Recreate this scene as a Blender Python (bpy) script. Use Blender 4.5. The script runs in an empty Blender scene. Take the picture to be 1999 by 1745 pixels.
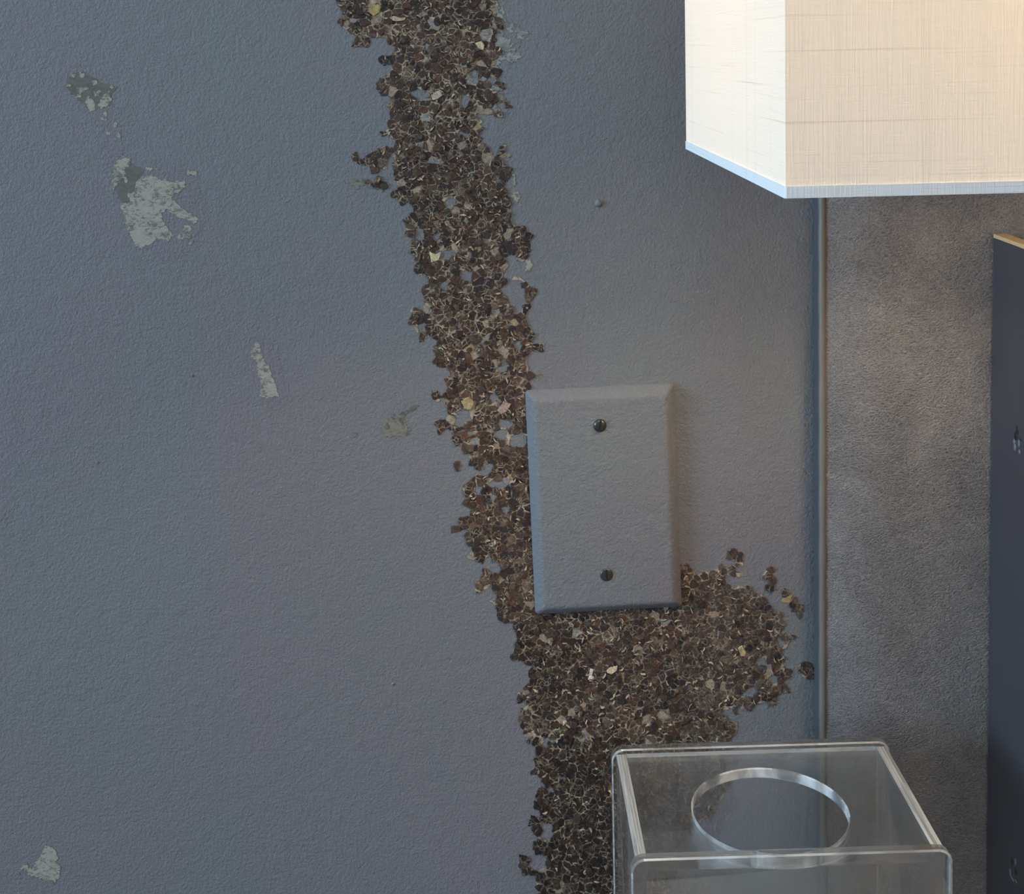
import bpy, bmesh, math, random
import numpy as np
from mathutils import Matrix, Vector, noise

random.seed(7)
rng = np.random.default_rng(11)
scn = bpy.context.scene
col = scn.collection

# ------------------------------------------------------------------ camera
F_PX, PX, PY = 2600.0, 1000.0, 329.4
PITCH, ROLL, YAW = (math.radians(a) for a in (5.146, 1.2625, 0.967))
CAM = np.array([0.0, -0.72, 1.14])


def cam_rotation():
    cp, sp = math.cos(PITCH), math.sin(PITCH)
    cr, sr = math.cos(ROLL), math.sin(ROLL)
    cy, sy = math.cos(YAW), math.sin(YAW)
    return (np.array([[cr, sr, 0], [-sr, cr, 0], [0, 0, 1]]) @ np.array([[1, 0, 0], [0, cp, -sp], [0, sp, cp]])
            @ np.array([[1, 0, 0], [0, 0, -1], [0, 1, 0]]) @ np.array([[cy, -sy, 0], [sy, cy, 0], [0, 0, 1]]))


RC = cam_rotation()
cd = bpy.data.cameras.new('camera')
cd.sensor_fit = 'HORIZONTAL'
cd.sensor_width = 36.0
cd.lens = F_PX * 36.0 / 1999.0
cd.shift_x = (999.5 - PX) / 1999.0
cd.shift_y = (PY - 872.5) / 1999.0
cd.clip_start = 0.02
cam = bpy.data.objects.new('camera', cd)
col.objects.link(cam)
m = Matrix.Identity(4)
for i in range(3):
    m[i][0], m[i][1], m[i][2], m[i][3] = RC[0][i], -RC[1][i], -RC[2][i], CAM[i]
cam.matrix_world = m
scn.camera = cam

# ------------------------------------------------------------------ world, lights, exposure
scn.view_settings.view_transform = 'Standard'
scn.view_settings.look = 'None'
scn.view_settings.gamma = 1.0
scn.view_settings.use_curve_mapping = False
scn.view_settings.exposure = -0.04

world = bpy.data.worlds.new('room_ambient')
scn.world = world
world.use_nodes = True
bgn = world.node_tree.nodes['Background']
bgn.inputs[0].default_value = (1.0, 0.985, 0.97, 1)
bgn.inputs[1].default_value = 0.26


def area_light(name, loc, target, sx, sy, power, color):
    l = bpy.data.lights.new(name, 'AREA')
    l.shape = 'RECTANGLE'
    l.size, l.size_y = sx, sy
    l.energy = power
    l.color = color
    o = bpy.data.objects.new(name, l)
    col.objects.link(o)
    o.location = loc
    o.rotation_euler = (Vector(target) - Vector(loc)).to_track_quat('-Z', 'Y').to_euler()
    return o


WIN = (-3.58, -1.42, 1.50)          # middle of the window in the left wall
area_light('window_daylight', (WIN[0] + 0.03, WIN[1], WIN[2]), (0.0, -0.3, 1.0), 1.15, 1.3, 138.0, (0.59, 0.81, 1.0))
area_light('ceiling_lamp', (-0.10, -1.25, 2.56), (0.0, -0.3, 1.0), 0.6, 0.6, 18.0, (1.0, 0.95, 0.88))

lamp_light = bpy.data.lights.new('bulb_light', 'POINT')
lamp_light.energy = 4.1
lamp_light.color = (1.0, 0.72, 0.45)
lamp_light.shadow_soft_size = 0.03
ll = bpy.data.objects.new('bulb_light', lamp_light)
col.objects.link(ll)
ll.location = (0.2650, -0.221, 1.195)


# ------------------------------------------------------------------ helpers
def to_wall(xy, y=0.0):
    """image measurement (N,2) -> points on the wall's plane at depth y"""
    xy = np.atleast_2d(np.asarray(xy, float))
    d = np.stack([(xy[:, 0] - PX) / F_PX, (xy[:, 1] - PY) / F_PX, np.ones(len(xy))], 1) @ RC
    t = (y - CAM[1]) / d[:, 1]
    return CAM + d * t[:, None]


def link(name, mesh, mats, parent=None):
    o = bpy.data.objects.new(name, mesh)
    col.objects.link(o)
    for mt in (mats if isinstance(mats, (list, tuple)) else [mats]):
        mesh.materials.append(mt)
    if parent is not None:
        o.parent = parent
        o.matrix_parent_inverse = Matrix.Translation(-Vector(parent.location)) if parent.parent is None else Matrix.Identity(4)
    return o


def obj(name, bm, mats, parent=None, smooth=None):
    me = bpy.data.meshes.new(name)
    bmesh.ops.recalc_face_normals(bm, faces=bm.faces)
    bm.to_mesh(me)
    bm.free()
    if smooth is not None:
        me.polygons.foreach_set('use_smooth', [True] * len(me.polygons))
        me.set_sharp_from_angle(angle=math.radians(smooth))
    return link(name, me, mats, parent)


def empty(name, loc, label, cat, group=None):
    o = bpy.data.objects.new(name, None)
    o.empty_display_size = 0.02
    col.objects.link(o)
    o.location = loc
    tag(o, label, cat, group)
    return o


def tag(o, label=None, cat=None, group=None, kind=None):
    if label:
        o['label'] = label
    if cat:
        o['category'] = cat
    if group:
        o['group'] = group
    if kind:
        o['kind'] = kind
    return o


def add_box(bm, x0, x1, y0, y1, z0, z1, bevel=0.0, seg=2):
    vs = [bm.verts.new((x, y, z)) for x in (x0, x1) for y in (y0, y1) for z in (z0, z1)]
    idx = [(0, 1, 3, 2), (4, 6, 7, 5), (0, 4, 5, 1), (2, 3, 7, 6), (0, 2, 6, 4), (1, 5, 7, 3)]
    fs = [bm.faces.new([vs[i] for i in f]) for f in idx]
    if bevel:
        es = list({e for f in fs for e in f.edges})
        bmesh.ops.bevel(bm, geom=es, offset=bevel, segments=seg, profile=0.5, affect='EDGES', clamp_overlap=True)


def box_bm(*a, **k):
    bm = bmesh.new()
    add_box(bm, *a, **k)
    return bm


def add_tube(bm, pts, r, seg=12, caps=True):
    """swept tube along pts; r a number or a list"""
    pts = [Vector(p) for p in pts]
    rs = r if isinstance(r, (list, tuple)) else [r] * len(pts)
    rings = []
    for i, p in enumerate(pts):
        t = (pts[min(i + 1, len(pts) - 1)] - pts[max(i - 1, 0)]).normalized()
        up = Vector((0, 0, 1)) if abs(t.z) < 0.9 else Vector((1, 0, 0))
        a = t.cross(up).normalized()
        b = t.cross(a).normalized()
        rings.append([bm.verts.new(p + (a * math.cos(2 * math.pi * k / seg) + b * math.sin(2 * math.pi * k / seg)) * rs[i]) for k in range(seg)])
    for i in range(len(rings) - 1):
        for k in range(seg):
            bm.faces.new((rings[i][k], rings[i][(k + 1) % seg], rings[i + 1][(k + 1) % seg], rings[i + 1][k]))
    if caps:
        bm.faces.new(rings[0])
        bm.faces.new(rings[-1])


def lathe(bm, prof, c=(0, 0, 0), axis='Z', seg=40):
    rings = []
    for (r, h) in prof:
        ring = []
        for k in range(seg):
            a = 2 * math.pi * k / seg
            if axis == 'Z':
                p = (c[0] + r * math.cos(a), c[1] + r * math.sin(a), c[2] + h)
            else:                                             # axis -Y (out of the wall)
                p = (c[0] + r * math.cos(a), c[1] - h, c[2] + r * math.sin(a))
            ring.append(bm.verts.new(p))
        rings.append(ring)
    for i in range(len(rings) - 1):
        for k in range(seg):
            bm.faces.new((rings[i][k], rings[i][(k + 1) % seg], rings[i + 1][(k + 1) % seg], rings[i + 1][k]))
    bm.faces.new(rings[0])
    bm.faces.new(rings[-1])


# ------------------------------------------------------------------ materials
def lin(r, g, b):
    f = lambda c: ((c / 255 + 0.055) / 1.055) ** 2.4 if c > 10.3 else c / 255 / 12.92
    return (f(r), f(g), f(b), 1.0)


class NT:
    def __init__(self, name):
        self.mat = bpy.data.materials.new(name)
        self.mat.use_nodes = True
        self.t = self.mat.node_tree
        self.b = self.t.nodes['Principled BSDF']
        self.out = self.t.nodes['Material Output']

    def n(self, kind, **kw):
        nd = self.t.nodes.new(kind)
        for k, v in kw.items():
            if k == 'ins':
                for a, c in v.items():
                    nd.inputs[a].default_value = c
            else:
                setattr(nd, k, v)
        return nd

    def l(self, a, b):
        self.t.links.new(a, b)

    def coords(self, scale=(1, 1, 1), rot=(0, 0, 0)):
        tc = self.n('ShaderNodeTexCoord')
        mp = self.n('ShaderNodeMapping')
        mp.inputs['Scale'].default_value = scale
        mp.inputs['Rotation'].default_value = rot
        self.l(tc.outputs['Object'], mp.inputs['Vector'])
        return mp.outputs[0]

    def noise(self, vec, scale, detail=4, rough=0.55, dist=0.0):
        nd = self.n('ShaderNodeTexNoise', ins={'Scale': scale, 'Detail': detail, 'Roughness': rough, 'Distortion': dist})
        self.l(vec, nd.inputs['Vector'])
        return nd.outputs['Fac']

    def ramp(self, fac, stops, interp='LINEAR'):
        r = self.n('ShaderNodeValToRGB')
        r.color_ramp.interpolation = interp
        e = r.color_ramp.elements
        while len(e) < len(stops):
            e.new(0.5)
        for k, (p, c) in enumerate(stops):
            e[k].position = p
            e[k].color = c if isinstance(c, tuple) else (c, c, c, 1)
        self.l(fac, r.inputs[0])
        return r.outputs[0]

    def mix(self, fac, a, b, mode='MIX'):
        mx = self.n('ShaderNodeMix', data_type='RGBA', blend_type=mode)
        for s, v in ((0, fac), (6, a), (7, b)):
            if hasattr(v, 'is_linked'):
                self.l(v, mx.inputs[s])
            else:
                mx.inputs[s].default_value = v
        return mx.outputs[2]

    def math(self, op, a, b=0.0):
        nd = self.n('ShaderNodeMath', operation=op)
        for i, v in enumerate((a, b)):
            if hasattr(v, 'is_linked'):
                self.l(v, nd.inputs[i])
            else:
                nd.inputs[i].default_value = v
        return nd.outputs[0]

    def bump(self, h, strength, dist):
        bp = self.n('ShaderNodeBump', ins={'Strength': strength, 'Distance': dist})
        self.l(h, bp.inputs['Height'])
        self.l(bp.outputs[0], self.b.inputs['Normal'])
        return bp


def set_p(nt, **kw):
    for k, v in kw.items():
        nt.b.inputs[k.replace('_', ' ')].default_value = v


def simple(name, color, rough=0.5, metal=0.0, spec=0.5):
    nt = NT(name)
    v = nt.coords()
    c = nt.mix(nt.noise(v, 60, 3), tuple(0.88 * x for x in color[:3]) + (1,), tuple(min(1, 1.1 * x) for x in color[:3]) + (1,))
    nt.l(c, nt.b.inputs['Base Color'])
    set_p(nt, Roughness=rough, Metallic=metal, Specular_IOR_Level=spec)
    return nt.mat


def wall_paint(name, mauve=False):
    nt = NT(name)
    v = nt.coords()
    vs = nt.coords((1.0, 1.0, 0.45), (0, 0.35, 0))
    big = nt.noise(vs, 9, 3, 0.5, 0.8)
    mid = nt.noise(v, 38, 4, 0.6, 0.4)
    fac = nt.math('ADD', nt.math('MULTIPLY', big, 0.75), nt.math('MULTIPLY', mid, 0.25))
    c = nt.ramp(fac, [(0.34, (0.158, 0.184, 0.202, 1)), (0.50, (0.165, 0.176, 0.200, 1)), (0.66, (0.180, 0.173, 0.201, 1))])
    if mauve:
        c = nt.mix(0.75, c, (0.172, 0.166, 0.196, 1))
    fine = nt.noise(v, 900, 3, 0.6)
    c = nt.mix(nt.math('MULTIPLY', fine, 0.22), c, (0.108, 0.115, 0.132, 1))
    nt.l(c, nt.b.inputs['Base Color'])
    h1 = nt.noise(v, 560, 4, 0.62, 0.3)
    h2 = nt.noise(v, 130, 3, 0.5, 0.2)
    h3 = nt.noise(v, 1500, 2, 0.5)
    h = nt.math('ADD', nt.math('ADD', h1, nt.math('MULTIPLY', h2, 0.7)), nt.math('MULTIPLY', h3, 0.3))
    nt.bump(h, 0.68, 0.0012)
    set_p(nt, Roughness=0.62, Specular_IOR_Level=0.35)
    return nt.mat


M_WALL = wall_paint('grey_wall_paint')


def flake_material():
    nt = NT('brown_flake')
    at = nt.n('ShaderNodeAttribute', attribute_name='tint')
    v = nt.coords()
    streak = nt.noise(v, 560, 6, 0.7, 1.0)
    base = nt.mix(nt.ramp(streak, [(0.34, 0.0), (0.66, 1.0)]), nt.mix(1.0, at.outputs['Color'], (0.50, 0.48, 0.49, 1), 'MULTIPLY'),
                  nt.mix(1.0, at.outputs['Color'], (1.55, 1.53, 1.48, 1), 'MULTIPLY'))
    # thin pale veins left in the creases
    wv = nt.n('ShaderNodeTexNoise', ins={'Scale': 260.0, 'Detail': 3.0, 'Roughness': 0.6})
    nt.l(v, wv.inputs['Vector'])
    dv = nt.n('ShaderNodeMix', data_type='VECTOR')
    dv.inputs[0].default_value = 0.0022
    nt.l(v, dv.inputs[4])
    nt.l(wv.outputs['Color'], dv.inputs[5])
    vo = nt.n('ShaderNodeTexVoronoi', feature='DISTANCE_TO_EDGE', ins={'Scale': 330.0})
    nt.l(dv.outputs[1], vo.inputs['Vector'])
    edge = nt.ramp(vo.outputs['Distance'], [(0.0, 1.0), (0.035, 0.75), (0.10, 0.0)])
    gate = nt.ramp(nt.noise(v, 170, 3, 0.6), [(0.46, 0.0), (0.66, 0.9)])
    f = nt.math('MULTIPLY', nt.math('MULTIPLY', edge, gate), at.outputs['Alpha'])
    c = nt.mix(f, base, lin(172, 162, 146))
    nt.l(c, nt.b.inputs['Base Color'])
    nt.bump(nt.noise(v, 500, 4, 0.6), 0.4, 0.0006)
    set_p(nt, Roughness=0.7, Specular_IOR_Level=0.25)
    return nt.mat


M_FLAKE = flake_material()


def backing_material():
    nt = NT('pale_plaster_backing')
    v = nt.coords()
    a = nt.noise(v, 120, 4, 0.6, 0.5)
    b = nt.noise(v, 420, 4, 0.6, 0.8)
    c = nt.ramp(a, [(0.32, lin(80, 70, 65)), (0.43, lin(120, 110, 100)), (0.53, lin(158, 148, 132)), (0.68, lin(178, 170, 152))])
    c = nt.mix(nt.ramp(b, [(0.48, 0.0), (0.64, 0.9)]), c, lin(64, 55, 52))
    nt.l(c, nt.b.inputs['Base Color'])
    nt.bump(b, 0.4, 0.0005)
    set_p(nt, Roughness=0.75, Specular_IOR_Level=0.2)
    return nt.mat


M_BACKING = backing_material()


def chip_material(name, pale, dark, lo, hi, scale=330):
    nt = NT(name)
    v = nt.coords((0.55, 1, 1.0))
    b = nt.noise(v, scale, 5, 0.65, 0.9)
    a = nt.noise(v, 110, 3, 0.5)
    f = nt.math('ADD', nt.math('MULTIPLY', b, 0.7), nt.math('MULTIPLY', a, 0.3))
    c = nt.ramp(f, [(lo, dark), (hi, pale)])
    nt.l(c, nt.b.inputs['Base Color'])
    nt.bump(b, 0.3, 0.0005)
    set_p(nt, Roughness=0.75, Specular_IOR_Level=0.2)
    return nt.mat


M_CHIP = chip_material('bare_pale_plaster', lin(152, 153, 146), lin(104, 106, 103), 0.42, 0.52, 640)
M_CHIP_DARK = chip_material('olive_undercoat', lin(102, 105, 102), lin(90, 93, 92), 0.40, 0.55)
M_FLECK = chip_material('grey_paint_flecks', lin(140, 143, 142), lin(112, 117, 120), 0.42, 0.54)
M_SMUDGE = chip_material('olive_grey_smudge', lin(120, 121, 114), lin(84, 85, 86), 0.42, 0.54)
M_HALO = wall_paint('mauve_undercoat_paint', True)


def leather_material():
    nt = NT('grey_brown_leather')
    v = nt.coords()
    wv = nt.n('ShaderNodeTexNoise', ins={'Scale': 45.0, 'Detail': 4.0, 'Roughness': 0.6})
    nt.l(v, wv.inputs['Vector'])
    dv = nt.n('ShaderNodeMix', data_type='VECTOR')
    dv.inputs[0].default_value = 0.010
    nt.l(v, dv.inputs[4])
    nt.l(wv.outputs['Color'], dv.inputs[5])
    mp = nt.n('ShaderNodeMapping')
    mp.inputs['Scale'].default_value = (0.62, 1, 1.0)
    nt.l(dv.outputs[1], mp.inputs['Vector'])
    vo = nt.n('ShaderNodeTexVoronoi', feature='DISTANCE_TO_EDGE', ins={'Scale': 620.0})
    nt.l(mp.outputs[0], vo.inputs['Vector'])
    vo2 = nt.n('ShaderNodeTexVoronoi', feature='DISTANCE_TO_EDGE', ins={'Scale': 210.0})
    nt.l(mp.outputs[0], vo2.inputs['Vector'])
    grain = nt.ramp(vo.outputs['Distance'], [(0.0, 0.0), (0.22, 1.0)])
    fold = nt.ramp(vo2.outputs['Distance'], [(0.0, 0.0), (0.10, 1.0)])
    gate = nt.ramp(nt.noise(v, 28, 4, 0.6), [(0.40, 0.0), (0.62, 1.0)])
    h = nt.math('ADD', nt.math('MULTIPLY', grain, 0.45), nt.math('MULTIPLY', nt.math('MULTIPLY', fold, gate), 0.45))
    h = nt.math('ADD', h, nt.math('MULTIPLY', nt.noise(v, 700, 3, 0.6), 0.8))
    nt.bump(h, 0.45, 0.0010)
    c = nt.ramp(nt.noise(v, 24, 5, 0.65, 0.6), [(0.32, (0.210, 0.218, 0.242, 1)), (0.5, (0.282, 0.290, 0.318, 1)), (0.68, (0.358, 0.366, 0.395, 1))])
    fib = nt.noise(nt.coords((700, 700, 1500), (0, 0.4, 0)), 1.0, 3, 0.65, 1.5)
    c = nt.mix(1.0, c, nt.ramp(fib, [(0.34, 0.62), (0.5, 0.98), (0.66, 1.5)]), 'MULTIPLY')
    c = nt.mix(nt.ramp(vo.outputs['Distance'], [(0.0, 0.45), (0.14, 0.0)]), c, (0.40, 0.41, 0.43, 1))
    nt.l(c, nt.b.inputs['Base Color'])
    set_p(nt, Roughness=0.42, Specular_IOR_Level=0.6)
    return nt.mat


M_LEATHER = leather_material()
M_PIPING = simple('brown_leather_piping', (0.135, 0.130, 0.120), 0.5)
M_EDGE = simple('slate_board_edge', (0.062, 0.068, 0.078), 0.6)
M_BOARD = simple('dark_navy_lacquer', (0.046, 0.046, 0.056), 0.34)
M_TAN = simple('tan_raw_edge', (0.50, 0.36, 0.19), 0.6)
M_SCREW = simple('blackened_screw_metal', (0.075, 0.076, 0.08), 0.32, 0.7)
M_SLOT = simple('screw_slot_dark', (0.008, 0.008, 0.009), 0.6)
M_TOP = simple('ivory_lacquer', (0.40, 0.40, 0.39), 0.35)
M_WOOD = simple('dark_walnut', (0.055, 0.038, 0.028), 0.4)
M_BRASS = simple('aged_brass', (0.36, 0.25, 0.12), 0.35, 1.0)
M_FLOOR = simple('grey_carpet', (0.16, 0.15, 0.14), 0.9)
M_WHITE = simple('white_frame_paint', (0.75, 0.75, 0.74), 0.5)


def fabric(name, warm, mixv):
    nt = NT(name)
    v = nt.coords()
    hz = nt.coords((6, 6, 900))
    vt = nt.coords((420, 420, 5))
    slub = nt.noise(hz, 1.0, 3, 0.6)
    weft = nt.noise(nt.coords((60, 60, 2600)), 1.0, 2, 0.5)
    warp = nt.noise(nt.coords((2400, 2400, 60)), 1.0, 2, 0.5)
    blot = nt.noise(vt, 0.35, 3, 0.6)
    c = nt.ramp(slub, [(0.24, (warm[0] * 0.78, warm[1] * 0.75, warm[2] * 0.70, 1)), (0.40, warm)])
    c = nt.mix(nt.ramp(blot, [(0.30, 0.22), (0.44, 0.0)]), c, (warm[0] * 0.80, warm[1] * 0.80, warm[2] * 0.78, 1))
    c = nt.mix(nt.math('MULTIPLY', weft, 0.22), c, (warm[0] * 0.85, warm[1] * 0.85, warm[2] * 0.84, 1))
    c = nt.mix(nt.math('MULTIPLY', warp, 0.16), c, (warm[0] * 0.85, warm[1] * 0.85, warm[2] * 0.84, 1))
    df = nt.n('ShaderNodeBsdfDiffuse')
    tr = nt.n('ShaderNodeBsdfTranslucent')
    ms = nt.n('ShaderNodeMixShader')
    ms.inputs[0].default_value = mixv
    nt.l(c, df.inputs[0])
    nt.l(nt.mix(1.0, c, (0.95, 0.69, 0.30, 1), 'MULTIPLY'), tr.inputs[0])
    bp = nt.n('ShaderNodeBump', ins={'Strength': 0.25, 'Distance': 0.0006})
    nt.l(nt.math('ADD', weft, warp), bp.inputs['Height'])
    nt.l(bp.outputs[0], df.inputs['Normal'])
    nt.l(df.outputs[0], ms.inputs[1])
    nt.l(tr.outputs[0], ms.inputs[2])
    nt.l(ms.outputs[0], nt.out.inputs['Surface'])
    return nt.mat


M_SHADE = fabric('ivory_linen', (0.88, 0.86, 0.79, 1), 0.105)
M_HEM = fabric('white_linen_hem', (0.84, 0.85, 0.86, 1), 0.04)


def acrylic_material():
    nt = NT('clear_acrylic')
    v = nt.coords()
    r = nt.ramp(nt.noise(v, 40, 4, 0.6), [(0.55, 0.0), (0.8, 0.05)])
    nt.l(r, nt.b.inputs['Roughness'])
    set_p(nt, Base_Color=(0.985, 0.992, 0.995, 1), Transmission_Weight=1.0, IOR=1.49, Specular_IOR_Level=0.5)
    tp = nt.n('ShaderNodeBsdfTransparent', ins={'Color': (0.975, 0.985, 0.99, 1)})
    df = nt.n('ShaderNodeBsdfDiffuse', ins={'Color': (0.8, 0.82, 0.84, 1)})
    m1, m2 = nt.n('ShaderNodeMixShader'), nt.n('ShaderNodeMixShader')
    m1.inputs[0].default_value = 0.28
    nt.l(nt.b.outputs[0], m1.inputs[1])
    nt.l(tp.outputs[0], m1.inputs[2])
    nt.l(nt.ramp(nt.noise(nt.coords((1, 1, 0.25)), 90, 5, 0.7), [(0.50, 0.0), (0.80, 0.010)]), m2.inputs[0])
    nt.l(m1.outputs[0], m2.inputs[1])
    nt.l(df.outputs[0], m2.inputs[2])
    nt.l(m2.outputs[0], nt.out.inputs['Surface'])
    return nt.mat


M_ACRYLIC = acrylic_material()


def whitened_edge(name, lo, hi, rough, sc=(0.25, 0.12, 1)):
    nt = NT(name)
    v = nt.coords(sc)
    n1 = nt.noise(v, 150, 3, 0.5, 0.2)
    set_p(nt, Base_Color=(0.985, 0.992, 0.995, 1), Transmission_Weight=1.0, IOR=1.49, Roughness=rough)
    df = nt.n('ShaderNodeBsdfDiffuse', ins={'Color': (0.80, 0.86, 0.90, 1)})
    ms = nt.n('ShaderNodeMixShader')
    nt.l(nt.ramp(n1, [(0.38, lo), (0.62, hi)]), ms.inputs[0])
    nt.l(nt.b.outputs[0], ms.inputs[1])
    nt.l(df.outputs[0], ms.inputs[2])
    nt.l(ms.outputs[0], nt.out.inputs['Surface'])
    return nt.mat


M_SAWN = whitened_edge('satin_acrylic_edge', 0.18, 0.50, 0.22, (6.0, 0.12, 1))
M_JOINT = whitened_edge('glued_acrylic_joint', 0.16, 0.46, 0.2)
M_RIM_GLINT = whitened_edge('painted_rim_glint', 0.12, 0.36, 0.12)  # whitish diffuse share paints the catch lights along the panel bevels
M_HOLE_GLINT = whitened_edge('painted_hole_glint', 0.06, 0.60, 0.10, (0.45, 0.45, 0.3))  # pale diffuse streaks paint the bright glints on the clear hole wall


def edge_faces(o, test, mat=None):
    o.data.materials.append(mat or M_SAWN)
    for p in o.data.polygons:
        if test(p):
            p.material_index = 1
    return o

bulb_nt = NT('warm_bulb_glass')
set_p(bulb_nt, Base_Color=(1, 0.9, 0.75, 1), Emission_Color=(1.0, 0.66, 0.34, 1), Emission_Strength=3.0)

# ------------------------------------------------------------------ room
wall_back = obj('wall_back', box_bm(-3.7, 1.7, 0.0, 0.10, 0.0, 2.6), M_WALL)
tag(wall_back, 'grey painted wall with a worn brown strip and bare patches', kind='structure')
floor = obj('floor', box_bm(-3.7, 1.7, -3.0, 0.10, -0.05, 0.0), M_FLOOR)
tag(floor, 'grey carpet floor under the nightstand', kind='structure')
ceil = obj('ceiling', box_bm(-3.7, 1.7, -3.0, 0.10, 2.6, 2.65), M_WHITE)
tag(ceil, 'white ceiling over the room', kind='structure')
bm = bmesh.new()
wy0, wy1, wz0, wz1 = WIN[1] - 0.6, WIN[1] + 0.6, WIN[2] - 0.68, WIN[2] + 0.68
add_box(bm, -3.70, -3.60, -3.0, wy0, 0, 2.6)
add_box(bm, -3.70, -3.60, wy1, 0.0, 0, 2.6)
add_box(bm, -3.70, -3.60, wy0, wy1, 0, wz0)
add_box(bm, -3.70, -3.60, wy0, wy1, wz1, 2.6)
wl = obj('wall_left', bm, M_WALL)
tag(wl, 'left side wall with the daylight window', kind='structure')
bm = bmesh.new()
for a in ((wy0, wy0 + 0.04, wz0, wz1), (wy1 - 0.04, wy1, wz0, wz1), (wy0, wy1, wz0, wz0 + 0.04), (wy0, wy1, wz1 - 0.04, wz1)):
    add_box(bm, -3.66, -3.58, a[0], a[1], a[2], a[3], bevel=0.004)
wf = obj('window_1', bm, M_WHITE)
tag(wf, 'white window frame in the left wall', kind='structure')

# ------------------------------------------------------------------ worn strip on the wall: outlines measured in the photograph
LEFT = [(700, -640), (560, -560), (590, -430), (548, -330), (610, -240), (640, -160), (652, -80), (668, -12), (667, 4), (654, 14), (668, 25), (660, 44), (655, 52), (677, 62), (694, 75), (704, 90), (712, 88), (718, 78), (740, 75),
        (758, 80), (764, 92), (764, 104), (752, 112), (738, 120), (762, 128), (760, 138), (750, 148), (746, 160), (737, 168), (743, 178), (752, 176), (756, 194), (757, 212),
        (763, 228), (760, 244), (746, 258), (764, 268), (770, 284), (768, 298), (765, 312), (770, 330), (771, 350), (774, 368), (780, 392), (783, 404), (788, 418),
        (794, 430), (792, 446), (800, 462), (801, 484), (810, 508), (815, 530), (822, 540), (834, 532), (844, 550), (832, 560), (826, 576), (827, 600), (831, 622), (829, 634),
        (840, 652), (852, 668), (850, 680), (847, 696), (852, 708), (868, 716), (876, 732), (868, 746), (874, 756), (866, 768), (863, 780), (868, 800), (874, 822), (880, 840),
        (884, 858), (892, 866), (904, 880), (914, 892), (922, 908), (928, 922), (926, 932), (904, 942), (900, 950), (906, 962), (913, 974), (902, 982), (906, 990), (914, 990), (904, 1006),
        (897, 1018), (888, 1040), (900, 1028), (908, 1036), (913, 1052), (920, 1066), (932, 1084), (918, 1090), (932, 1106), (948, 1118), (930, 1132), (924, 1136), (927, 1148), (922, 1160),
        (940, 1164), (956, 1174), (968, 1196), (974, 1204), (988, 1212), (1000, 1226), (1018, 1238), (1010, 1252), (998, 1268), (1004, 1282), (1018, 1290), (1028, 1298), (1038, 1312),
        (1040, 1328), (1030, 1342), (1020, 1352), (1008, 1346), (1004, 1352), (1016, 1362), (1026, 1374), (1016, 1386), (1010, 1404), (1012, 1418), (1026, 1432), (1030, 1446), (1046, 1462),
        (1038, 1486), (1044, 1508), (1056, 1522), (1050, 1534), (1042, 1548), (1050, 1562), (1052, 1584), (1036, 1600), (1032, 1614), (1044, 1628), (1046, 1644), (1034, 1666), (1012, 1684),
        (1008, 1698), (1024, 1698), (1038, 1708), (1046, 1726), (1048, 1750), (1052, 1850), (1040, 1960)]
RIGHT = [(1250, 1960), (1280, 1800), (1300, 1740), (1326, 1660), (1352, 1608), (1384, 1592), (1404, 1566), (1418, 1540), (1412, 1490), (1424, 1446), (1440, 1436), (1446, 1420), (1438, 1408),
         (1422, 1402), (1412, 1392), (1424, 1384), (1452, 1384), (1482, 1376), (1508, 1370), (1516, 1356), (1526, 1342), (1536, 1328), (1540, 1312), (1530, 1294), (1524, 1276), (1540, 1262),
         (1546, 1246), (1532, 1232), (1522, 1218), (1526, 1202), (1508, 1196), (1494, 1190), (1480, 1182), (1474, 1166), (1466, 1150), (1456, 1136), (1462, 1120), (1446, 1112), (1428, 1108),
         (1414, 1104), (1396, 1110), (1380, 1112), (1362, 1120), (1350, 1110), (1336, 1102), (1318, 1098), (1200, 1120), (1062, 1110), (1056, 900), (1050, 770), (1034, 752), (1040, 744),
         (1034, 728), (1032, 708), (1036, 690), (1056, 686), (1066, 688), (1064, 668), (1052, 666), (1040, 676), (1034, 660), (1042, 646), (1032, 634), (1026, 620), (1034, 606), (1030, 598),
         (1008, 594), (994, 588), (984, 560), (978, 546), (990, 530), (984, 520), (1008, 514), (1024, 512), (1030, 500), (1036, 490), (1030, 470), (1028, 454), (1014, 444), (1000, 434),
         (994, 414), (998, 398), (986, 378), (974, 368), (972, 352), (984, 346), (1002, 344), (1004, 332), (986, 326), (962, 316), (964, 298), (950, 284), (936, 276), (938, 262), (934, 248),
         (946, 240), (934, 226), (950, 224), (974, 226), (984, 208), (996, 200), (988, 188), (972, 184), (978, 160), (970, 130), (974, 100), (964, 74), (974, 50), (968, 30), (976, 10), (968, -12),
         (960, -80), (950, -160), (905, -260), (930, -340), (880, -450), (900, -540), (820, -610)]
STRIP = np.array(LEFT + RIGHT, float)
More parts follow.
